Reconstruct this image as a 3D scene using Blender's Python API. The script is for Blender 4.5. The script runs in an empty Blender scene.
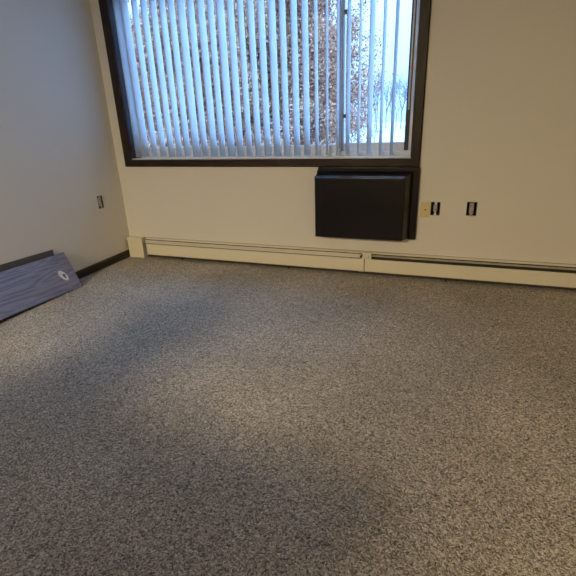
import bpy, bmesh, math, random
from mathutils import Vector, Matrix
random.seed(7)
scene = bpy.context.scene
col = scene.collection

# ------------------------------------------------------------------ camera
cam_data = bpy.data.cameras.new('camera')
cam = bpy.data.objects.new('camera', cam_data)
col.objects.link(cam)
scene.camera = cam
cam_data.sensor_width = 36.0
cam_data.lens = 439.17 / 576 * 36.0
cam_data.clip_start = 0.02
cam_data.clip_end = 500
RT = Vector((0.94102515, 0.33649054, -0.03529576)).normalized()
UP = Vector((-0.090866, 0.35183792, 0.93164019)).normalized()
FW = RT.cross(UP) * -1.0
cam.matrix_world = Matrix(((RT.x, UP.x, -FW.x, 2.7183),
                           (RT.y, UP.y, -FW.y, -3.1906),
                           (RT.z, UP.z, -FW.z, 1.1397),
                           (0, 0, 0, 1)))

# ------------------------------------------------------------------ sky: overcast, paler at the horizon, brighter overhead
world = bpy.data.worlds.new('overcast_sky')
scene.world = world
world.use_nodes = True
wn = world.node_tree.nodes
wl = world.node_tree.links
wn.clear()
w_out = wn.new('ShaderNodeOutputWorld')
w_bg = wn.new('ShaderNodeBackground')
w_tc = wn.new('ShaderNodeTexCoord')
w_sep = wn.new('ShaderNodeSeparateXYZ')
w_cl = wn.new('ShaderNodeClamp')
w_ma = wn.new('ShaderNodeMath')
w_ma.operation = 'MULTIPLY_ADD'
SKY_STRENGTH = 2.35
w_ma.inputs[1].default_value = SKY_STRENGTH * 1.4
w_ma.inputs[2].default_value = SKY_STRENGTH * 0.7
w_rp = wn.new('ShaderNodeMix')
w_rp.data_type = 'RGBA'
w_rp.inputs[6].default_value = (0.38, 0.69, 1.26, 1)
w_rp.inputs[7].default_value = (0.36, 0.74, 1.46, 1)
wl.new(w_cl.outputs[0], w_rp.inputs[0])
wl.new(w_rp.outputs[2], w_bg.inputs['Color'])
wl.new(w_tc.outputs['Generated'], w_sep.inputs[0])
wl.new(w_sep.outputs['Z'], w_cl.inputs['Value'])
wl.new(w_cl.outputs[0], w_ma.inputs[0])
wl.new(w_ma.outputs[0], w_bg.inputs['Strength'])
wl.new(w_bg.outputs[0], w_out.inputs[0])

# ------------------------------------------------------------------ lights / exposure
LAMP_POS = (1.0, -6.0, 2.44)
LAMP_STRENGTH = 735.0
LAMP_COLOR = (1.0, 0.785, 0.485)
portal_data = bpy.data.lights.new('window_portal', 'AREA')
portal_data.shape = 'RECTANGLE'
portal_data.size = 2.3
portal_data.size_y = 1.3
portal_data.cycles.is_portal = True
portal = bpy.data.objects.new('window_portal', portal_data)
portal.location = (1.31, 0.21, 1.5)
portal.rotation_euler = (-math.pi / 2, 0, 0)
col.objects.link(portal)

vs = scene.view_settings
vs.view_transform = 'Standard'
vs.look = 'None'
vs.exposure = 0.2
vs.gamma = 1.0
vs.use_curve_mapping = False
scene.cycles.max_bounces = 14
scene.cycles.diffuse_bounces = 6
scene.cycles.transparent_max_bounces = 24
scene.cycles.use_denoising = True
scene.cycles.sample_clamp_indirect = 6.0

# ------------------------------------------------------------------ materials
MATS = {}
def nt(name):
    m = bpy.data.materials.new(name)
    m.use_nodes = True
    MATS[name] = m
    n = m.node_tree.nodes
    b = n['Principled BSDF']
    return m, n, m.node_tree.links, b

def plain(name, color, rough=0.5, metal=0.0, spec=0.5, noise=0.0, nscale=20.0, bump=0.0, bscale=200.0):
    m, n, l, b = nt(name)
    b.inputs['Base Color'].default_value = (*color, 1)
    b.inputs['Roughness'].default_value = rough
    b.inputs['Metallic'].default_value = metal
    b.inputs['Specular IOR Level'].default_value = spec
    tc = n.new('ShaderNodeTexCoord')
    if noise:
        nz = n.new('ShaderNodeTexNoise'); nz.inputs['Scale'].default_value = nscale
        nz.inputs['Detail'].default_value = 4
        r = n.new('ShaderNodeMapRange')
        r.inputs['To Min'].default_value = 1 - noise; r.inputs['To Max'].default_value = 1 + noise
        mx = n.new('ShaderNodeMix'); mx.data_type = 'RGBA'; mx.blend_type = 'MULTIPLY'
        mx.inputs[0].default_value = 1.0
        mx.inputs[6].default_value = (*color, 1)
        l.new(tc.outputs['Object'], nz.inputs['Vector'])
        l.new(nz.outputs['Fac'], r.inputs['Value'])
        l.new(r.outputs[0], mx.inputs[7])
        l.new(mx.outputs[2], b.inputs['Base Color'])
    if bump:
        nb = n.new('ShaderNodeTexNoise'); nb.inputs['Scale'].default_value = bscale
        nb.inputs['Detail'].default_value = 2
        bp = n.new('ShaderNodeBump'); bp.inputs['Strength'].default_value = bump
        bp.inputs['Distance'].default_value = 0.002
        l.new(tc.outputs['Object'], nb.inputs['Vector'])
        l.new(nb.outputs['Fac'], bp.inputs['Height'])
        l.new(bp.outputs[0], b.inputs['Normal'])
    return m

def wood(name, dark, light, axis, rough=0.35, scale=1.0, rings=7.0, spec=0.5):
    """streaky oak grain running along axis (0,1,2) of the object"""
    m, n, l, b = nt(name)
    tc = n.new('ShaderNodeTexCoord')
    mp = n.new('ShaderNodeMapping')
    s = [14.0 * scale] * 3
    s[axis] = 1.3 * scale
    mp.inputs['Scale'].default_value = s
    n1 = n.new('ShaderNodeTexNoise'); n1.inputs['Scale'].default_value = 0.7
    n1.inputs['Detail'].default_value = 2.0
    m1 = n.new('ShaderNodeMath'); m1.operation = 'MULTIPLY'; m1.inputs[1].default_value = rings
    m2 = n.new('ShaderNodeMath'); m2.operation = 'PINGPONG'; m2.inputs[1].default_value = 0.5
    n2 = n.new('ShaderNodeTexNoise'); n2.inputs['Scale'].default_value = 9.0
    n2.inputs['Detail'].default_value = 4.0
    ad = n.new('ShaderNodeMath'); ad.operation = 'MULTIPLY_ADD'; ad.inputs[1].default_value = 0.6
    rp = n.new('ShaderNodeValToRGB')
    rp.color_ramp.elements[0].position = 0.15
    rp.color_ramp.elements[0].color = (*dark, 1)
    rp.color_ramp.elements[1].position = 0.95
    rp.color_ramp.elements[1].color = (*light, 1)
    l.new(tc.outputs['Object'], mp.inputs['Vector'])
    l.new(mp.outputs[0], n1.inputs['Vector'])
    l.new(mp.outputs[0], n2.inputs['Vector'])
    l.new(n1.outputs['Fac'], m1.inputs[0])
    l.new(m1.outputs[0], m2.inputs[0])
    l.new(n2.outputs['Fac'], ad.inputs[0])
    l.new(m2.outputs[0], ad.inputs[2])
    l.new(ad.outputs[0], rp.inputs[0])
    l.new(rp.outputs[0], b.inputs['Base Color'])
    b.inputs['Roughness'].default_value = rough
    b.inputs['Specular IOR Level'].default_value = spec
    bp = n.new('ShaderNodeBump'); bp.inputs['Strength'].default_value = 0.15
    bp.inputs['Distance'].default_value = 0.001
    l.new(ad.outputs[0], bp.inputs['Height'])
    l.new(bp.outputs[0], b.inputs['Normal'])
    return m

WALL = plain('wall_paint', (0.77, 0.745, 0.675), 0.6, spec=0.35, noise=0.025, nscale=1.5, bump=0.12, bscale=180)
DARKWALL = plain('bounce_cut_wall', (0.09, 0.06, 0.04), 0.6, noise=0.2, nscale=8)  # dark finish added to the unseen front wall to cut lamp bounce
DARKSLAB = plain('bounce_cut_floor', (0.07, 0.055, 0.045), 0.5, noise=0.15, nscale=30)  # for the unseen floor slab, added dark to weaken bounced lamp light
CEIL = plain('ceiling_paint', (0.58, 0.56, 0.52), 0.95, bump=0.3, bscale=120)
CASING_V = wood('walnut_casing_upright', (0.007, 0.0035, 0.0025), (0.045, 0.028, 0.020), 2, 0.40, 1.4, spec=0.3)
CASING_H = wood('walnut_casing_level', (0.007, 0.0035, 0.0025), (0.046, 0.027, 0.019), 0, 0.40, 1.4, spec=0.3)
BASEB = plain('dark_vinyl_base', (0.018, 0.012, 0.009), 0.4)
JAMBM = plain('semi_gloss_jamb', (0.055, 0.048, 0.062), 0.24, spec=1.0)
VINYL = plain('white_vinyl', (0.74, 0.76, 0.78), 0.35)
ALU = plain('grey_aluminium', (0.25, 0.29, 0.32), 0.4, 0.3)
SILL = plain('sill_cream', (0.72, 0.68, 0.60), 0.3, noise=0.05, nscale=30)
BLACK = plain('black_plastic', (0.008, 0.008, 0.008), 0.35)
DARKBAR = plain('dark_bar_grey', (0.02, 0.018, 0.02), 0.45)
COVER = plain('dark_brown_vinyl', (0.0075, 0.005, 0.005), 0.22, spec=0.5, bump=0.1, bscale=400)
HEATER = plain('almond_enamel', (0.80, 0.76, 0.60), 0.4, noise=0.02, nscale=4)
HDARK = plain('heater_shadow_gap', (0.05, 0.042, 0.034), 0.7)  # dark colour stands in for the shade inside the heater
HALU = plain('heater_damper_enamel', (0.66, 0.60, 0.48), 0.35)
STEEL = plain('galvanised_steel', (0.55, 0.54, 0.52), 0.35, 0.8, noise=0.15, nscale=60)
PLATE = plain('ivory_plastic', (0.74, 0.62, 0.34), 0.35)
DEVICE = plain('almond_device', (0.50, 0.44, 0.35), 0.4)
WHITEP = plain('white_plastic', (0.8, 0.8, 0.78), 0.4)
BOXIN = plain('black_box_interior', (0.006, 0.005, 0.004), 0.6)
PANELW = wood('grey_brown_laminate', (0.125, 0.128, 0.175), (0.29, 0.295, 0.41), 0, 0.30, 1.1, rings=12.0)
PANELE = plain('laminate_edge', (0.03, 0.026, 0.03), 0.5)
PANELB = plain('panel_back_board', (0.10, 0.09, 0.085), 0.6, noise=0.1, nscale=20)
STICK = plain('sticker_white', (0.75, 0.75, 0.75), 0.5)
STICKG = plain('sticker_print', (0.12, 0.12, 0.14), 0.5)
SNOW = plain('snow', (0.62, 0.67, 0.72), 0.8, noise=0.06, nscale=0.3)
BARK = plain('bark_brown', (0.10, 0.075, 0.06), 0.9, noise=0.3, nscale=8)
BARKHAZE = plain('bark_haze_grey', (0.22, 0.21, 0.21), 0.9, noise=0.2, nscale=3)  # distance haze put into the pale grey bark colour
LAMPB = plain('lamp_base_metal', (0.7, 0.68, 0.62), 0.3, 0.5)

# blind fabric: lets daylight through
m, n, l, b = nt('blind_vinyl')
n.remove(b)
d = n.new('ShaderNodeBsdfDiffuse'); d.inputs['Color'].default_value = (0.92, 0.93, 0.94, 1)
t = n.new('ShaderNodeBsdfTranslucent'); t.inputs['Color'].default_value = (0.92, 0.94, 0.95, 1)
g = n.new('ShaderNodeBsdfGlossy'); g.inputs['Roughness'].default_value = 0.35
tc = n.new('ShaderNodeTexCoord'); nz = n.new('ShaderNodeTexNoise'); nz.inputs['Scale'].default_value = 300
bp = n.new('ShaderNodeBump'); bp.inputs['Strength'].default_value = 0.1; bp.inputs['Distance'].default_value = 0.001
l.new(tc.outputs['Object'], nz.inputs['Vector']); l.new(nz.outputs['Fac'], bp.inputs['Height'])
l.new(bp.outputs[0], d.inputs['Normal'])
x1 = n.new('ShaderNodeMixShader'); x1.inputs[0].default_value = 0.62
x2 = n.new('ShaderNodeMixShader'); x2.inputs[0].default_value = 0.03
l.new(d.outputs[0], x1.inputs[1]); l.new(t.outputs[0], x1.inputs[2])
l.new(x1.outputs[0], x2.inputs[1]); l.new(g.outputs[0], x2.inputs[2])
l.new(x2.outputs[0], n['Material Output'].inputs[0])
BLIND = m

# window glass: mostly clear with a faint mirror
m, n, l, b = nt('window_glass')
n.remove(b)
tr = n.new('ShaderNodeBsdfTransparent'); tr.inputs['Color'].default_value = (0.97, 0.98, 0.98, 1)
g = n.new('ShaderNodeBsdfGlossy'); g.inputs['Roughness'].default_value = 0.02
fr = n.new('ShaderNodeLayerWeight'); fr.inputs['Blend'].default_value = 0.06
mx = n.new('ShaderNodeMixShader')
l.new(fr.outputs['Fresnel'], mx.inputs[0]); l.new(tr.outputs[0], mx.inputs[1]); l.new(g.outputs[0], mx.inputs[2])
l.new(mx.outputs[0], n['Material Output'].inputs[0])
GLASS = m

# dry brown leaves, each leaf its own tone
m, n, l, b = nt('dry_leaves')
ge = n.new('ShaderNodeNewGeometry')
rp = n.new('ShaderNodeValToRGB')
rp.color_ramp.elements[0].color = (0.24, 0.10, 0.05, 1)
rp.color_ramp.elements[1].color = (0.80, 0.46, 0.28, 1)
l.new(ge.outputs['Random Per Island'], rp.inputs[0])
l.new(rp.outputs[0], b.inputs['Base Color'])
b.inputs['Roughness'].default_value = 0.8
LEAF = m

# lamp globe
m, n, l, b = nt('lamp_globe_glow')
b.inputs['Base Color'].default_value = (0.9, 0.88, 0.82, 1)
b.inputs['Emission Color'].default_value = (*LAMP_COLOR, 1)
b.inputs['Emission Strength'].default_value = LAMP_STRENGTH
GLOBE = m

# carpet: twisted multi-tone yarn
m, n, l, b = nt('carpet_yarn')
tc = n.new('ShaderNodeTexCoord')
dn = n.new('ShaderNodeTexNoise'); dn.inputs['Scale'].default_value = 60; dn.inputs['Detail'].default_value = 2
dv = n.new('ShaderNodeMixRGB'); dv.blend_type = 'ADD'; dv.inputs[0].default_value = 0.02
vo = n.new('ShaderNodeTexVoronoi'); vo.inputs['Scale'].default_value = 235
sp = n.new('ShaderNodeSeparateColor')
rp = n.new('ShaderNodeValToRGB')
cr = rp.color_ramp
cr.elements[0].position = 0.0; cr.elements[0].color = (0.135, 0.12, 0.10, 1)
cr.elements[1].position = 1.0; cr.elements[1].color = (0.95, 0.88, 0.76, 1)
e = cr.elements.new(0.4); e.color = (0.44, 0.397, 0.332, 1)
e = cr.elements.new(0.72); e.color = (0.67, 0.615, 0.522, 1)
nap = n.new('ShaderNodeTexNoise'); nap.inputs['Scale'].default_value = 1.6; nap.inputs['Detail'].default_value = 3
nr = n.new('ShaderNodeMapRange'); nr.inputs['From Min'].default_value = 0.3; nr.inputs['From Max'].default_value = 0.7
nr.inputs['To Min'].default_value = 0.86; nr.inputs['To Max'].default_value = 1.14
mm = n.new('ShaderNodeMix'); mm.data_type = 'RGBA'; mm.blend_type = 'MULTIPLY'; mm.inputs[0].default_value = 1
hn = n.new('ShaderNodeTexNoise'); hn.inputs['Scale'].default_value = 190; hn.inputs['Detail'].default_value = 3
ha = n.new('ShaderNodeMath'); ha.operation = 'SUBTRACT'
bp = n.new('ShaderNodeBump'); bp.inputs['Strength'].default_value = 0.9; bp.inputs['Distance'].default_value = 0.006
l.new(tc.outputs['Object'], dn.inputs['Vector'])
l.new(tc.outputs['Object'], dv.inputs[1]); l.new(dn.outputs['Color'], dv.inputs[2])
l.new(dv.outputs[0], vo.inputs['Vector'])
l.new(vo.outputs['Color'], sp.inputs[0])
l.new(sp.outputs[0], rp.inputs[0])
l.new(tc.outputs['Object'], nap.inputs['Vector']); l.new(nap.outputs['Fac'], nr.inputs['Value'])
l.new(rp.outputs[0], mm.inputs[6]); l.new(nr.outputs[0], mm.inputs[7])
l.new(mm.outputs[2], b.inputs['Base Color'])
l.new(tc.outputs['Object'], hn.inputs['Vector'])
l.new(hn.outputs['Fac'], ha.inputs[0]); l.new(vo.outputs['Distance'], ha.inputs[1])
l.new(ha.outputs[0], bp.inputs['Height']); l.new(bp.outputs[0], b.inputs['Normal'])
b.inputs['Roughness'].default_value = 0.95
b.inputs['Specular IOR Level'].default_value = 0.1
CARPET = m

# ------------------------------------------------------------------ mesh helpers
def link(name, me, mat, parent=None, smooth=False):
    o = bpy.data.objects.new(name, me)
    col.objects.link(o)
    if mat is not None and not me.materials:
        me.materials.append(mat)
    if smooth:
        for p in me.polygons: p.use_smooth = True
    if parent is not None: o.parent = parent
    return o

def finish(name, bm, mat, parent=None, smooth=False, bevel=0.0, seg=2):
    if bevel > 0:
        bmesh.ops.remove_doubles(bm, verts=bm.verts, dist=1e-6)
        bmesh.ops.bevel(bm, geom=list(bm.edges), offset=bevel, segments=seg, affect='EDGES', profile=0.6, clamp_overlap=True)
    bmesh.ops.recalc_face_normals(bm, faces=bm.faces)
    me = bpy.data.meshes.new(name)
    bm.to_mesh(me); bm.free()
    return link(name, me, mat, parent, smooth)

def add_box(bm, x0, x1, y0, y1, z0, z1):
    v = [bm.verts.new((x, y, z)) for z in (z0, z1) for y in (y0, y1) for x in (x0, x1)]
    for f in ((0, 1, 3, 2), (4, 6, 7, 5), (0, 4, 5, 1), (2, 3, 7, 6), (0, 2, 6, 4), (1, 5, 7, 3)):
        bm.faces.new([v[i] for i in f])
    return v

def box(name, x0, x1, y0, y1, z0, z1, mat, parent=None, bevel=0.0, seg=2):
    bm = bmesh.new(); add_box(bm, x0, x1, y0, y1, z0, z1)
    return finish(name, bm, mat, parent, bevel=bevel, seg=seg)

def prism(name, pts, axis, a0, a1, mat, parent=None, bevel=0.0, smooth=False):
    """extrude a 2-D outline; axis 0: pts are (y,z) along x, axis 1: (x,z) along y, axis 2: (x,y) along z"""
    bm = bmesh.new()
    def P(p, a):
        if axis == 0: return (a, p[0], p[1])
        if axis == 1: return (p[0], a, p[1])
        return (p[0], p[1], a)
    A = [bm.verts.new(P(p, a0)) for p in pts]; B = [bm.verts.new(P(p, a1)) for p in pts]
    bm.faces.new(A); bm.faces.new(list(reversed(B)))
    k = len(pts)
    for i in range(k):
        bm.faces.new((A[i], B[i], B[(i + 1) % k], A[(i + 1) % k]))
    return finish(name, bm, mat, parent, smooth, bevel)

def add_tube(bm, p0, p1, r0, r1, sides=6, cap=True):
    p0 = Vector(p0); p1 = Vector(p1)
    d = (p1 - p0).normalized()
    a = d.orthogonal().normalized(); c = d.cross(a)
    R0 = []; R1 = []
    for i in range(sides):
        w = 2 * math.pi * i / sides
        o = a * math.cos(w) + c * math.sin(w)
        R0.append(bm.verts.new(p0 + o * r0)); R1.append(bm.verts.new(p1 + o * r1))
    for i in range(sides):
        bm.faces.new((R0[i], R0[(i + 1) % sides], R1[(i + 1) % sides], R1[i]))
    if cap:
        bm.faces.new(list(reversed(R0))); bm.faces.new(R1)

def empty(name, loc=(0, 0, 0), label=None, cat=None, group=None, kind=None):
    o = bpy.data.objects.new(name, None)
    o.empty_display_size = 0.1
    col.objects.link(o)
    o.location = loc
    return tag(o, label, cat, group, kind)

def tag(o, label=None, cat=None, group=None, kind=None):
    if label: o['label'] = label
    if cat: o['category'] = cat
    if group: o['group'] = group
    if kind: o['kind'] = kind
    return o

def child_of(root, o):
    """parent keeping world coordinates of mesh data (root is only translated)"""
    o.parent = root
    o.location = -Vector(root.location)
    return o

def wall_panel(name, axis, plane, depth, a0, a1, z0, z1, holes, mat):
    """solid wall in the plane axis=plane, going back by depth, with rectangular holes (a0,a1,z0,z1)"""
    bm = bmesh.new()
    As = sorted({a0, a1, *[h[0] for h in holes], *[h[1] for h in holes]})
    Zs = sorted({z0, z1, *[h[2] for h in holes], *[h[3] for h in holes]})
    def solid(i, j):
        if i < 0 or j < 0 or i >= len(As) - 1 or j >= len(Zs) - 1: return False
        a = (As[i] + As[i + 1]) / 2; z = (Zs[j] + Zs[j + 1]) / 2
        return not any(h[0] < a < h[1] and h[2] < z < h[3] for h in holes)
    def P(a, z, d):
        return (a, plane + d, z) if axis == 1 else (plane + d, a, z)
    def q(*p): bm.faces.new([bm.verts.new(x) for x in p])
    for i in range(len(As) - 1):
        for j in range(len(Zs) - 1):
            if not solid(i, j): continue
            b0, b1, c0, c1 = As[i], As[i + 1], Zs[j], Zs[j + 1]
            q(P(b0, c0, 0), P(b1, c0, 0), P(b1, c1, 0), P(b0, c1, 0))
            q(P(b0, c0, depth), P(b1, c0, depth), P(b1, c1, depth), P(b0, c1, depth))
            if not solid(i - 1, j): q(P(b0, c0, 0), P(b0, c1, 0), P(b0, c1, depth), P(b0, c0, depth))
            if not solid(i + 1, j): q(P(b1, c0, 0), P(b1, c1, 0), P(b1, c1, depth), P(b1, c0, depth))
            if not solid(i, j - 1): q(P(b0, c0, 0), P(b1, c0, 0), P(b1, c0, depth), P(b0, c0, depth))
            if not solid(i, j + 1): q(P(b0, c1, 0), P(b1, c1, 0), P(b1, c1, depth), P(b0, c1, depth))
    bmesh.ops.remove_doubles(bm, verts=bm.verts, dist=1e-5)
    return tag(finish(name, bm, mat), kind='structure')

# ------------------------------------------------------------------ room shell
RX, RY, RZ = 7.0, -9.0, 2.44
WX0, WX1, WZ0, WZ1 = 0.155, 2.46, 0.845, 2.13          # window opening
floor = tag(box('floor', -0.2, RX + 0.2, RY - 0.2, 0.2, -0.2, 0.0, CARPET), 'grey brown speckled carpet', None, None, 'structure')
tag(box('ceiling', -0.2, RX + 0.2, RY - 0.2, 0.2, RZ, RZ + 0.2, CEIL), kind='structure')
BOX_A = (2.608, 2.668, 0.470, 0.562)
BOX_B = (2.838, 2.902, 0.476, 0.568)
BOX_L = (-0.306, -0.252, 0.490, 0.592)
wall_panel('wall_back', 1, 0.0, 0.2, 0.0, RX, 0, RZ, [(WX0, WX1, WZ0, WZ1), BOX_A, BOX_B], WALL)
wall_panel('wall_left', 0, 0.0, -0.2, RY, 0.2, 0, RZ, [BOX_L], WALL)
tag(box('wall_right', RX, RX + 0.2, RY, 0.2, 0, RZ, WALL), kind='structure')
tag(box('wall_front', 0, RX, RY - 0.2, RY, 0, RZ, DARKWALL), kind='structure')
tag(box('floor_bounce_cut', 0.013, RX, RY, -4.32, 0.0, 0.006, DARKSLAB), 'dark brown floor slab added out of view to cut bounced light', None, None, 'structure')
# unseen stepped half wall, added and shaped to cast the carpet shadow
tag(prism('added_shadow_wall', [(0, 0), (1.78, 0), (1.78, 1.34), (1.22, 1.34), (1.17, 1.60), (0.97, 1.60), (0.90, 1.34), (0, 1.34)], 1, -4.32, -4.2, WALL), kind='structure')
tag(prism('baseboard_left', [(0, 0), (0.012, 0), (0.012, 0.055), (0.006, 0.065), (0, 0.065)], 1, RY, -0.002, BASEB), kind='structure')

# ------------------------------------------------------------------ window
win = empty('window_1', (1.3, 0.0, WZ0), 'wide sliding window with dark walnut casing', None, None, 'structure')
def wpart(o): return child_of(win, o)
OX0, OX1, OZ0, OZ1 = 0.092, 2.514, 0.797, 2.20
IX0, IX1, IZ0, IZ1 = 0.166, 2.452, 0.853, 2.125
def casing(name, quad, mat):
    """mitred board with a slightly dished profile: quad = outer a, outer b, inner b, inner a (x,z)"""
    bm = bmesh.new()
    def ring(y, f):
        oa, ob, ib, ia = [Vector(p) for p in quad]
        c = (oa + ob + ib + ia) / 4
        return [bm.verts.new((p.x, y, p.y)) for p in
                (oa.lerp(ia, f), ob.lerp(ib, f), ib.lerp(ob, f), ia.lerp(oa, f))]
    r0 = ring(0.0, 0.0); r1 = ring(-0.013, 0.0); r2 = ring(-0.019, 0.10)
    for A, B in ((r0, r1), (r1, r2)):
        for i in range(4): bm.faces.new((A[i], A[(i + 1) % 4], B[(i + 1) % 4], B[i]))
    bm.faces.new(r2); bm.faces.new(list(reversed(r0)))
    return wpart(finish(name, bm, mat))
casing('casing', [(OX0, OZ0), (OX0, OZ1), (IX0, IZ1), (IX0, IZ0)], CASING_V)
casing('casing', [(OX1, OZ1), (OX1, OZ0), (IX1, IZ0), (IX1, IZ1)], CASING_V)
casing('casing', [(OX1, OZ0), (OX0, OZ0), (IX0, IZ0), (IX1, IZ0)], CASING_H)
casing('casing', [(OX0, OZ1), (OX1, OZ1), (IX1, IZ1), (IX0, IZ1)], CASING_H)
# dark jamb boards lining the opening
wpart(box('jamb', WX0, WX0 + 0.012, -0.001, 0.115, WZ0, WZ1, JAMBM))
wpart(box('jamb', WX1 - 0.012, WX1, -0.001, 0.115, WZ0, WZ1, JAMBM))
wpart(box('head_jamb', WX0, WX1, -0.001, 0.115, WZ1 - 0.012, WZ1, CASING_H))
wpart(box('sill', WX0, WX1, -0.004, 0.118, WZ0, WZ0 + 0.016, SILL, bevel=0.003))
# white vinyl master frame
FY0, FY1 = 0.115, 0.195
def frame_ring(name, x0, x1, z0, z1, y0, y1, wl_, wr_, wb_, wt_, mat, parent_fn=wpart, bevel=0.003):
    bm = bmesh.new()
    o = [(x0, z0), (x1, z0), (x1, z1), (x0, z1)]
    i_ = [(x0 + wl_, z0 + wb_), (x1 - wr_, z0 + wb_), (x1 - wr_, z1 - wt_), (x0 + wl_, z1 - wt_)]
    of = [bm.verts.new((p[0], y0, p[1])) for p in o]; ob = [bm.verts.new((p[0], y1, p[1])) for p in o]
    jf = [bm.verts.new((p[0], y0, p[1])) for p in i_]; jb = [bm.verts.new((p[0], y1, p[1])) for p in i_]
    for k in range(4):
        n_ = (k + 1) % 4
        bm.faces.new((of[k], of[n_], jf[n_], jf[k])); bm.faces.new((ob[k], jb[k], jb[n_], ob[n_]))
        bm.faces.new((of[k], ob[k], ob[n_], of[n_])); bm.faces.new((jf[k], jf[n_], jb[n_], jb[k]))
    return parent_fn(finish(name, bm, mat, bevel=bevel, seg=1))
frame_ring('frame', WX0, WX1, WZ0 + 0.014, WZ1, FY0, FY1, 0.035, 0.03, 0.035, 0.035, VINYL)
# inner (left) and outer (right) sliding sash; the panes are sub-parts of their sash
sash_l = frame_ring('sash', WX0 + 0.030, 1.958, WZ0 + 0.045, WZ1 - 0.03, 0.122, 0.150, 0.045, 0.030, 0.05, 0.045, VINYL)
sash_r = frame_ring('sash', 1.926, WX1 - 0.026, WZ0 + 0.045, WZ1 - 0.03, 0.156, 0.186, 0.030, 0.042, 0.06, 0.045, VINYL)
def sub(parent, o):
    o.parent = parent
    return o
sub(sash_l, box('pane', WX0 + 0.073, 1.931, 0.134, 0.138, WZ0 + 0.09, WZ1 - 0.072, GLASS))
sub(sash_r, box('pane', 1.953, WX1 - 0.066, 0.169, 0.173, WZ0 + 0.10, WZ1 - 0.072, GLASS))
# dark weather strips either side of the meeting stile, and a dark bar along the right sash
sub(sash_l, box('weather_strip', 1.908, 1.930, 0.117, 0.1225, WZ0 + 0.07, WZ1 - 0.06, ALU))
sub(sash_l, box('weather_strip', 1.943, 1.960, 0.117, 0.1225, WZ0 + 0.05, WZ1 - 0.04, ALU))
sub(sash_r, box('dark_bar', WX1 - 0.073, WX1 - 0.045, 0.146, 0.157, WZ0 + 0.05, WZ1 - 0.04, DARKBAR))
for z in (1.135, 1.775):
    la = box('latch', 1.957, 1.978, 0.100, 0.1225, z - 0.013, z + 0.013, BLACK, bevel=0.002, seg=1)
    sub(sash_l, la)

# ------------------------------------------------------------------ vertical blind
blind = empty('vertical_blind', (1.3, 0.06, WZ1 - 0.06), 'white vinyl vertical blind hanging in the dark framed window', 'blind')
BY = 0.058
def bpart(o): return child_of(blind, o)
bpart(prism('headrail', [(0.035, 2.075), (0.085, 2.075), (0.085, 2.113), (0.078, 2.118), (0.042, 2.118), (0.035, 2.113)], 0, WX0 + 0.015, WX1 - 0.015, VINYL))
def slat_mesh(bulge):
    """one vane, local: width along y, curved cross-section, hanging from z=0 to -1.19"""
    bm = bmesh.new()
    w, th, kx = 0.089, 0.0009, 6
    top, bot = 0.0, -1.205
    rows = []
    for z in (bot, bot + 0.4, bot + 0.8, top):
        f = []; bk = []
        for k in range(kx + 1):
            s = k / kx * 2 - 1
            x = bulge * (1 - s * s); y = s * w / 2
            f.append(bm.verts.new((x - th / 2, y, z))); bk.append(bm.verts.new((x + th / 2, y, z)))
        rows.append((f, bk))
    for a, c in zip(rows, rows[1:]):
        for k in range(kx):
            bm.faces.new((a[0][k], a[0][k + 1], c[0][k + 1], c[0][k]))
            bm.faces.new((a[1][k], c[1][k], c[1][k + 1], a[1][k + 1]))
        bm.faces.new((a[0][0], c[0][0], c[1][0], a[1][0])); bm.faces.new((a[0][kx], a[1][kx], c[1][kx], c[0][kx]))
    for r in (rows[0], rows[-1]):
        for k in range(kx): bm.faces.new((r[0][k], r[1][k], r[1][k + 1], r[0][k + 1]))
    bmesh.ops.recalc_face_normals(bm, faces=bm.faces)
    me = bpy.data.meshes.new('slat'); bm.to_mesh(me); bm.free()
    me.materials.append(BLIND)
    for p in me.polygons: p.use_smooth = True
    return me
sm = slat_mesh(0.0015)
hook_bm = bmesh.new(); add_box(hook_bm, -0.004, 0.004, -0.012, 0.012, -0.02, 0.012)
hook_me = bpy.data.meshes.new('slat_hook'); hook_bm.to_mesh(hook_me); hook_bm.free(); hook_me.materials.append(WHITEP)
VANES = [(0.1945, -2.6), (0.2685, 2.5), (0.358, -3.0), (0.4405, -0.9), (0.5205, 0.5), (0.599, 1.3), (0.676, 2.6), (0.758, 12.3),
         (0.8365, 6.3), (0.9195, 10.8), (0.997, 5.9), (1.0735, 14.3), (1.152, 10.2), (1.229, 6.1), (1.307, 8.9), (1.3835, 12.5),
         (1.4625, 16.1), (1.539, 11.9), (1.621, 13.5), (1.6985, 14.3), (1.7745, -0.6), (1.852, -4.9), (1.9295, -3.0),
         (2.0035, 3.5), (2.0795, -1.6), (2.1555, 14.4), (2.235, 4.4), (2.3115, 9.0)]     # place along the rail, turn in degrees
for x, ang in VANES:
    o = bpy.data.objects.new('slat', sm); col.objects.link(o)
    o.parent = blind
    o.location = Vector((x, BY, 2.075)) - blind.location
    o.rotation_euler = (0, 0, -math.radians(ang - (2.5 if x < 1.0 else 1.5 if ang > 5 else -1)))
    h = bpy.data.objects.new('slat_hook', hook_me); col.objects.link(h)
    h.parent = o
bm = bmesh.new(); add_tube(bm, (2.415, 0.03, 1.16), (2.415, 0.035, 2.08), 0.0055, 0.0055, 8)
bpart(finish('wand', bm, WHITEP, smooth=True))

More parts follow.
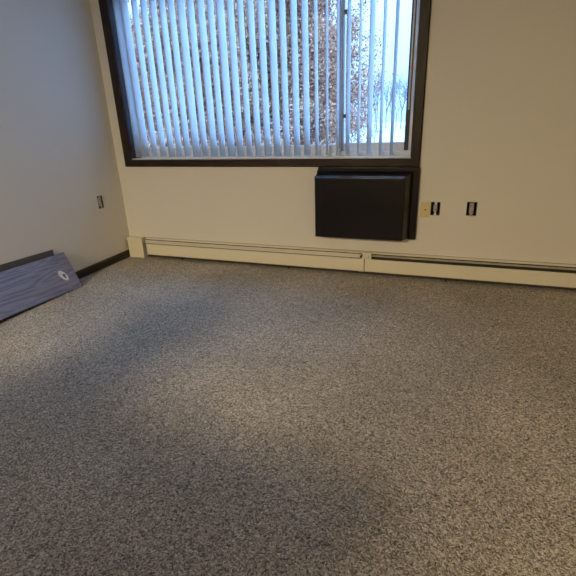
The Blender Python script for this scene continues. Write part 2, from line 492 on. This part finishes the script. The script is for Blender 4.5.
# ------------------------------------------------------------------ air conditioner cover under the window
ac = empty('air_conditioner_cover', (2.15, 0.0, 0.29), 'dark brown padded air conditioner cover on wall under the window', 'appliance cover')
def apart(o): return child_of(ac, o)
apart(box('back_flange', 1.803, 2.520, -0.028, 0.0, 0.294, 0.796, COVER, bevel=0.006))
def hull(name, rings, mat, bevel, parent_fn):
    bm = bmesh.new(); R = []
    for (x0, x1, y, z0, z1) in rings:
        R.append([bm.verts.new(p) for p in ((x0, y, z0), (x1, y, z0), (x1, y, z1), (x0, y, z1))])
    for A, B in zip(R, R[1:]):
        for i in range(4): bm.faces.new((A[i], A[(i + 1) % 4], B[(i + 1) % 4], B[i]))
    bm.faces.new(R[0]); bm.faces.new(R[-1])
    o = finish(name, bm, mat, smooth=False, bevel=bevel, seg=3)
    return parent_fn(o)
hull('body', [(1.803, 2.478, -0.027, 0.300, 0.768), (1.805, 2.462, -0.060, 0.302, 0.758), (1.808, 2.436, -0.112, 0.304, 0.742)], COVER, 0.006, apart)
hull('front_panel', [(1.807, 2.431, -0.110, 0.306, 0.739), (1.808, 2.427, -0.121, 0.308, 0.735)], COVER, 0.004, apart)

# ------------------------------------------------------------------ baseboard heater along the window wall
he = empty('baseboard_heater', (2.0, 0.0, 0.0), 'long almond enamelled baseboard heater along the window wall', 'heater')
def hpart(o): return child_of(he, o)
HX0, SEAM, HX1 = 0.19, 2.165, 5.2
HT = 0.180
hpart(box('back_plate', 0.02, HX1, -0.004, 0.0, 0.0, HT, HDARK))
def sheet(name, pts, x0, x1, mat, th=0.0014):
    """bent sheet metal: an open (y,z) profile thickened"""
    up = []
    k = len(pts); nrm = []
    for i in range(k):
        a = Vector(pts[max(i - 1, 0)]); c = Vector(pts[min(i + 1, k - 1)])
        d_ = (c - a).normalized(); nrm.append(Vector((-d_.y, d_.x)))
    out = [tuple(p) for p in pts] + [tuple(Vector(pts[i]) + nrm[i] * th) for i in reversed(range(k))]
    return hpart(prism(name, out, 0, x0, x1, mat))
FRONT = [(-0.040, 0.033), (-0.050, 0.036), (-0.0505, 0.124), (-0.047, 0.130), (-0.040, 0.130)]
HOOD = [(-0.002, HT - 0.001), (-0.028, HT - 0.002), (-0.031, HT - 0.006), (-0.031, HT - 0.010)]
for (a, b_) in ((HX0 + 0.02, SEAM - 0.002), (SEAM + 0.003, HX1)):
    sheet('front_panel', FRONT, a, b_, HEATER)
    sheet('top_hood', HOOD, a - 0.02, b_, HEATER)
# left run: damper closed; right run: damper tipped open
sheet('damper', [(-0.033, 0.164), (-0.046, 0.138)], HX0 + 0.004, SEAM - 0.012, HALU, 0.002)
sheet('damper', [(-0.022, 0.160), (-0.047, 0.156)], SEAM + 0.055, HX1, HALU, 0.002)
# heating element inside: one plain block, coloured dark for interior shade
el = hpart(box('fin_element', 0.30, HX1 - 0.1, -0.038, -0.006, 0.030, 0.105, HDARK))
# splice plate where the two runs meet
hpart(box('splice_plate', SEAM - 0.045, SEAM - 0.003, -0.0535, -0.049, 0.034, 0.134, HEATER, bevel=0.001, seg=1))
hpart(box('splice_plate', SEAM - 0.018, SEAM + 0.050, -0.052, -0.030, 0.134, HT, HEATER, bevel=0.002, seg=1))
hpart(box('clip', SEAM - 0.034, SEAM - 0.020, -0.053, -0.040, 0.143, 0.158, BLACK))
hpart(box('clip', SEAM - 0.021, SEAM - 0.014, -0.0545, -0.045, 0.152, 0.170, BLACK))
bm = bmesh.new(); add_tube(bm, (SEAM + 0.030, -0.0518, 0.150), (SEAM + 0.030, -0.056, 0.150), 0.007, 0.006, 10)
hpart(finish('knob', bm, STEEL))
# left end cap, deeper than the run and standing on the carpet
hull('end_cap', [(0.016, 0.176, -0.001, 0.0, 0.184), (0.016, 0.176, -0.054, 0.0, 0.184), (0.019, 0.173, -0.060, 0.002, 0.181)], HEATER, 0.002, hpart)
for x in (0.55, 1.55, 2.75, 3.7, 4.6):
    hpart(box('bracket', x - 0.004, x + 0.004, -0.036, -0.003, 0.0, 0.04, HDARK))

# ------------------------------------------------------------------ wall plate and open electrical boxes
wp = empty('wall_plate', (2.572, 0, 0.507), 'ivory blank wall plate beside the air conditioner cover', 'wall plate')
pl = child_of(wp, finish('plate', (lambda bm: (add_box(bm, 2.5385, 2.6055, -0.006, 0.0, 0.4515, 0.5625), bm)[1])(bmesh.new()), PLATE, bevel=0.0025))
def screw(x, z, r, parent, y0=-0.0055, y1=-0.008, mat=STEEL, name='screw'):
    bm = bmesh.new(); add_tube(bm, (x, y0, z), (x, y1, z), r, r * 0.8, 10)
    o = finish(name, bm, mat); return child_of(parent, o)
screw(2.572, 0.507, 0.0055, wp, mat=HDARK)
screw(2.572, 0.543, 0.0025, wp); screw(2.572, 0.471, 0.0025, wp)

def electrical_box(name, label, a0, a1, z0, z1, to_world, kind):
    """open wall box: a = along the wall, d = depth into the wall (positive), built local then mapped"""
    root = empty(name, to_world((a0 + a1) / 2, 0, z0), label, 'electrical box', 'uncovered electrical boxes')
    def mk(nm, boxes, mat, bevel=0.0):
        bm = bmesh.new()
        for (p0, p1, d0, d1, q0, q1) in boxes:
            vs_ = [bm.verts.new(to_world(p, d_, q)) for q in (q0, q1) for d_ in (d0, d1) for p in (p0, p1)]
            for f in ((0, 1, 3, 2), (4, 6, 7, 5), (0, 4, 5, 1), (2, 3, 7, 6), (0, 2, 6, 4), (1, 5, 7, 3)):
                bm.faces.new([vs_[k] for k in f])
        return child_of(root, finish(nm, bm, mat, bevel=bevel, seg=1))
    t_ = 0.0025
    mk('box', [(a0, a1, 0.058, 0.06, z0, z1), (a0, a0 + t_, 0.0, 0.06, z0, z1), (a1 - t_, a1, 0.0, 0.06, z0, z1),
               (a0, a1, 0.0, 0.06, z0, z0 + t_), (a0, a1, 0.0, 0.06, z1 - t_, z1)], BOXIN)
    c = (a0 + a1) / 2; zc = (z0 + z1) / 2
    mk('yoke', [(c - 0.007, c + 0.007, -0.0015, 0.0005, z0 - 0.004, z1 + 0.004), (c - 0.013, c + 0.013, -0.0015, 0.0005, z1 - 0.006, z1 + 0.002), (c - 0.013, c + 0.013, -0.0015, 0.0005, z0 - 0.002, z0 + 0.006)], STEEL)
    if kind == 'duplex':
        for s in (-1, 1):
            f = mk('receptacle_face', [(c - 0.0125, c + 0.0125, -0.006, 0.02, zc + s * 0.0195 - 0.014, zc + s * 0.0195 + 0.014)], DEVICE, 0.003)
            for dx in (-0.0065, 0.0065):
                k = mk('slot', [(c + dx - 0.0012, c + dx + 0.0012, -0.0064, -0.004, zc + s * 0.0195 - 0.003, zc + s * 0.0195 + 0.006)], BLACK)
        mk('body', [(c - 0.0145, c + 0.0145, 0.004, 0.045, zc - 0.034, zc + 0.034)], DEVICE, 0.002)
    elif kind == 'switch':
        mk('body', [(c - 0.014, c + 0.012, 0.002, 0.04, zc - 0.020, zc + 0.022)], DEVICE, 0.002)
        mk('toggle', [(c - 0.005, c + 0.005, -0.016, 0.002, zc - 0.012, zc + 0.006)], DEVICE, 0.002)
        mk('strap_tab', [(c - 0.006, c + 0.006, -0.003, -0.0005, z0 - 0.001, z0 + 0.026)], WHITEP)
        mk('strap_tab', [(c - 0.004, c + 0.008, -0.003, -0.0005, z1 - 0.018, z1 + 0.002)], WHITEP)
    return root
back_map = lambda a, d_, z: (a, d_, z)
left_map = lambda a, d_, z: (-d_, a, z)
electrical_box('electrical_box', 'uncovered wall switch in black box right beside ivory wall plate', *BOX_A, back_map, 'switch')
electrical_box('electrical_box', 'uncovered duplex outlet in black box alone on window wall, farthest right', *BOX_B, back_map, 'duplex')
electrical_box('electrical_box', 'uncovered outlet in black box on the left wall near corner', *BOX_L, left_map, 'duplex')

# ------------------------------------------------------------------ two laminate panels leaning on the left wall
def lean_panel(name, BR, TR, L, length, thick, mat, label):
    L = Vector(L).normalized(); U = Vector(TR) - Vector(BR); U = U - L * U.dot(L)
    w = U.length; U.normalize(); N = U.cross(L).normalized()   # towards the room
    if N.x < 0: N = -N
    root = bpy.data.objects.new(name, None); root.empty_display_size = 0.1; col.objects.link(root)
    root.matrix_world = Matrix(((L.x, U.x, N.x, BR[0]), (L.y, U.y, N.y, BR[1]), (L.z, U.z, N.z, BR[2]), (0, 0, 0, 1)))
    tag(root, label, 'panel', 'wood panels leaning on the left wall')
    bm = bmesh.new(); add_box(bm, 0, length, 0, w, -thick, 0)
    bd = finish('board', bm, mat, root, bevel=0.0012, seg=1)
    for (y0, y1) in ((-0.0012, 0.0), (w, w + 0.0012)):
        bm = bmesh.new(); add_box(bm, 0.0, length, y0, y1, -thick + 0.0005, -0.0005)
        finish('edge_band', bm, PANELE, root)
    bm = bmesh.new(); add_box(bm, -0.0012, 0.0, 0.0, w, -thick + 0.0005, -0.0005)
    finish('edge_band', bm, PANELE, root)
    return root
p1 = lean_panel('wood_panel', (0.158, -0.790, 0.003), (0.032, -0.780, 0.255), (0, -1, 0.036), 1.05, 0.014, PANELW,
                'dark wood grain panel with white oval sticker leaning on left wall')
p2 = lean_panel('wood_panel', (0.022, -0.862, 0.004), (0.0095, -0.845, 0.293), (0, -1, 0.040), 0.90, 0.005, PANELB,
                'thin dull brown panel behind the stickered one, only its top edge showing')
def disc(name, cx, cy, rx, ry, z0, z1, rot, mat, parent, seg=28, hole=None):
    bm = bmesh.new(); T = []; B = []
    for i in range(seg):
        w = 2 * math.pi * i / seg
        x, y = rx * math.cos(w), ry * math.sin(w)
        X = cx + x * math.cos(rot) - y * math.sin(rot); Y = cy + x * math.sin(rot) + y * math.cos(rot)
        T.append(bm.verts.new((X, Y, z1))); B.append(bm.verts.new((X, Y, z0)))
    bm.faces.new(T); bm.faces.new(list(reversed(B)))
    for i in range(seg): bm.faces.new((T[i], B[i], B[(i + 1) % seg], T[(i + 1) % seg]))
    return finish(name, bm, mat, parent)
st = disc('sticker', 0.108, 0.121, 0.046, 0.027, -0.0005, 0.0008, math.radians(62), STICK, p1)
st['label'] = 'white oval sticker'
disc('sticker_print', 0.103, 0.116, 0.020, 0.008, 0.0002, 0.0012, math.radians(75), STICKG, st)
disc('sticker_print', 0.096, 0.124, 0.009, 0.006, 0.0002, 0.0012, math.radians(10), STICKG, st)

# ------------------------------------------------------------------ ceiling lamp behind the photographer
lamp = empty('ceiling_lamp', LAMP_POS, 'round flush ceiling lamp with a flat glowing diffuser', 'lamp')
def lathe(name, prof, mat, parent, seg=32):
    bm = bmesh.new(); rings = []
    for (r, z) in prof:
        rings.append([bm.verts.new((r * math.cos(2 * math.pi * i / seg), r * math.sin(2 * math.pi * i / seg), z)) for i in range(seg)])
    for A, B in zip(rings, rings[1:]):
        for i in range(seg): bm.faces.new((A[i], A[(i + 1) % seg], B[(i + 1) % seg], B[i]))
    bm.faces.new(rings[0]); bm.faces.new(rings[-1])
    return finish(name, bm, mat, parent, smooth=True)
lathe('base', [(0.22, 0.0), (0.22, -0.034), (0.205, -0.034), (0.205, -0.03)], LAMPB, lamp)
lathe('diffuser', [(0.205, -0.03), (0.203, -0.036), (0.15, -0.042), (0.08, -0.045), (0.03, -0.046), (0.004, -0.046)], GLOBE, lamp)

# ------------------------------------------------------------------ outdoors
GZ = -1.6
tag(box('ground', -90, 70, 0.6, 160, GZ - 0.5, GZ, SNOW), 'snow covered ground outside', None, None, 'structure')

def leafy_tree(x, y, base, apex, r_max, n_br, n_leaf, label, seed):
    rnd = random.Random(seed)
    root = empty('tree', (x, y, base), label, 'tree', 'trees with dry brown leaves outside the window')
    H = apex - base
    bm = bmesh.new()
    steps = 8
    for k in range(steps):
        z0, z1 = H * k / steps, H * (k + 1) / steps
        add_tube(bm, (0, 0, z0), (0, 0, z1), 0.17 * (1 - k / steps) + 0.012, 0.17 * (1 - (k + 1) / steps) + 0.012, 8, cap=(k in (0, steps - 1)))
    finish('trunk', bm, BARK, root)
    bm = bmesh.new(); tips = []
    for k in range(n_br):
        t_ = 0.14 + 0.85 * (k + rnd.random()) / n_br
        z = H * t_
        hh = min(max((z - 0.2 * H) / (0.8 * H), 0), 1)
        r = r_max * (1 - hh ** 2.2) * rnd.uniform(0.7, 1.05) + 0.15
        a = rnd.uniform(0, 2 * math.pi)
        p0 = Vector((0, 0, z))
        d_ = Vector((math.cos(a), math.sin(a), rnd.uniform(0.05, 0.4)))
        p1_ = p0 + Vector((d_.x * r * .5, d_.y * r * .5, d_.z * r * .4))
        p2_ = p0 + Vector((d_.x * r, d_.y * r, d_.z * r * 1.1))
        add_tube(bm, p0, p1_, 0.035, 0.02, 5, False); add_tube(bm, p1_, p2_, 0.02, 0.006, 5, True)
        tips.append((p0, p1_, p2_, r))
        for q in range(4):
            s = rnd.uniform(0.2, 0.95)
            c0 = p1_.lerp(p2_, s)
            c1 = c0 + Vector((rnd.uniform(-1, 1), rnd.uniform(-1, 1), rnd.uniform(0.0, 0.9))) * r * 0.25
            add_tube(bm, c0, c1, 0.01, 0.003, 4, False)
            tips.append((c0, c0.lerp(c1, .5), c1, r * 0.5))
    br = finish('branches', bm, BARK, root); br['kind'] = 'stuff'
    verts = []; faces = []
    wts = [max(tp[3], 0.1) for tp in tips]
    picks = rnd.choices(range(len(tips)), weights=wts, k=n_leaf)
    for pk in picks:
        p0, p1_, p2_, r = tips[pk]
        s = rnd.random() ** 0.55
        c = p0.lerp(p1_, s * 2) if s < .5 else p1_.lerp(p2_, s * 2 - 1)
        c = c + Vector((rnd.gauss(0, .17), rnd.gauss(0, .17), rnd.gauss(-0.02, .17)))
        sz = rnd.uniform(0.03, 0.055)
        u = Vector((rnd.gauss(0, 1), rnd.gauss(0, 1), rnd.gauss(0, 1))).normalized()
        v = u.orthogonal().normalized()
        v = Matrix.Rotation(rnd.uniform(0, 6.28), 3, u) @ v
        nn = u.cross(v)
        i0 = len(verts)
        verts += [c - u * sz, c + v * sz * .55 + nn * sz * .15, c + u * sz, c - v * sz * .55 + nn * sz * .15]
        faces.append((i0, i0 + 1, i0 + 2, i0 + 3))
    me = bpy.data.meshes.new('foliage'); me.from_pydata(verts, [], faces); me.update()
    fo = link('foliage', me, LEAF, root); fo['kind'] = 'stuff'
    return root
leafy_tree(-4.5, 12.0, GZ, 6.3, 4.5, 320, 280000, 'tall cone shaped tree with dry brown leaves filling the window middle', 3)
leafy_tree(-12.6, 18.5, GZ, 5.6, 4.6, 200, 130000, 'shorter brown leaved tree farther left behind the blind slats', 11)

def bare_mesh(seed, H):
    rnd = random.Random(seed); bm = bmesh.new()
    def grow(p, d_, ln, r, lev):
        q = p + d_ * ln
        add_tube(bm, p, q, r, r * 0.62, 5 if lev < 2 else 3, False)
        if lev >= 6: return
        for k in range(3 if lev < 4 else 2):
            a = Vector((rnd.gauss(0, 1), rnd.gauss(0, 1), rnd.gauss(0.15, .5))).normalized()
            nd = (d_ + a * 0.62).normalized()
            grow(p.lerp(q, rnd.uniform(.55, 1.0)), nd, ln * rnd.uniform(.6, .82), r * 0.62, lev + 1)
    grow(Vector((0, 0, 0)), Vector((0, 0, 1)), H * 0.3, H * 0.02, 0)
    me = bpy.data.meshes.new('bare_tree'); bm.to_mesh(me); bm.free(); me.materials.append(BARKHAZE)
    return me
bms = [bare_mesh(s, 11.0) for s in (1, 2, 5)]
rnd = random.Random(4)
for k in range(20):
    y = 78 + (k % 4) * 8 + rnd.uniform(-1, 1)
    x = -17 + k * 1.1 + rnd.uniform(-0.6, 0.6)
    o = bpy.data.objects.new('bare_tree', bms[k % 3]); col.objects.link(o)
    o.location = (x, y, GZ); o.rotation_euler = (0, 0, rnd.uniform(0, 6.28))
    s = rnd.uniform(0.8, 1.2); o.scale = (s * 0.5, s * 0.5, s)
    tag(o, 'pale leafless tree at the far edge of the snow', 'tree', 'bare trees beyond the snow')
sap = bare_mesh(9, 2.2)
sap.materials.clear(); sap.materials.append(BARK)
o = bpy.data.objects.new('sapling', sap); col.objects.link(o); o.location = (-4.6, 42, GZ)
tag(o, 'small dark bare sapling standing in the snow', 'tree')
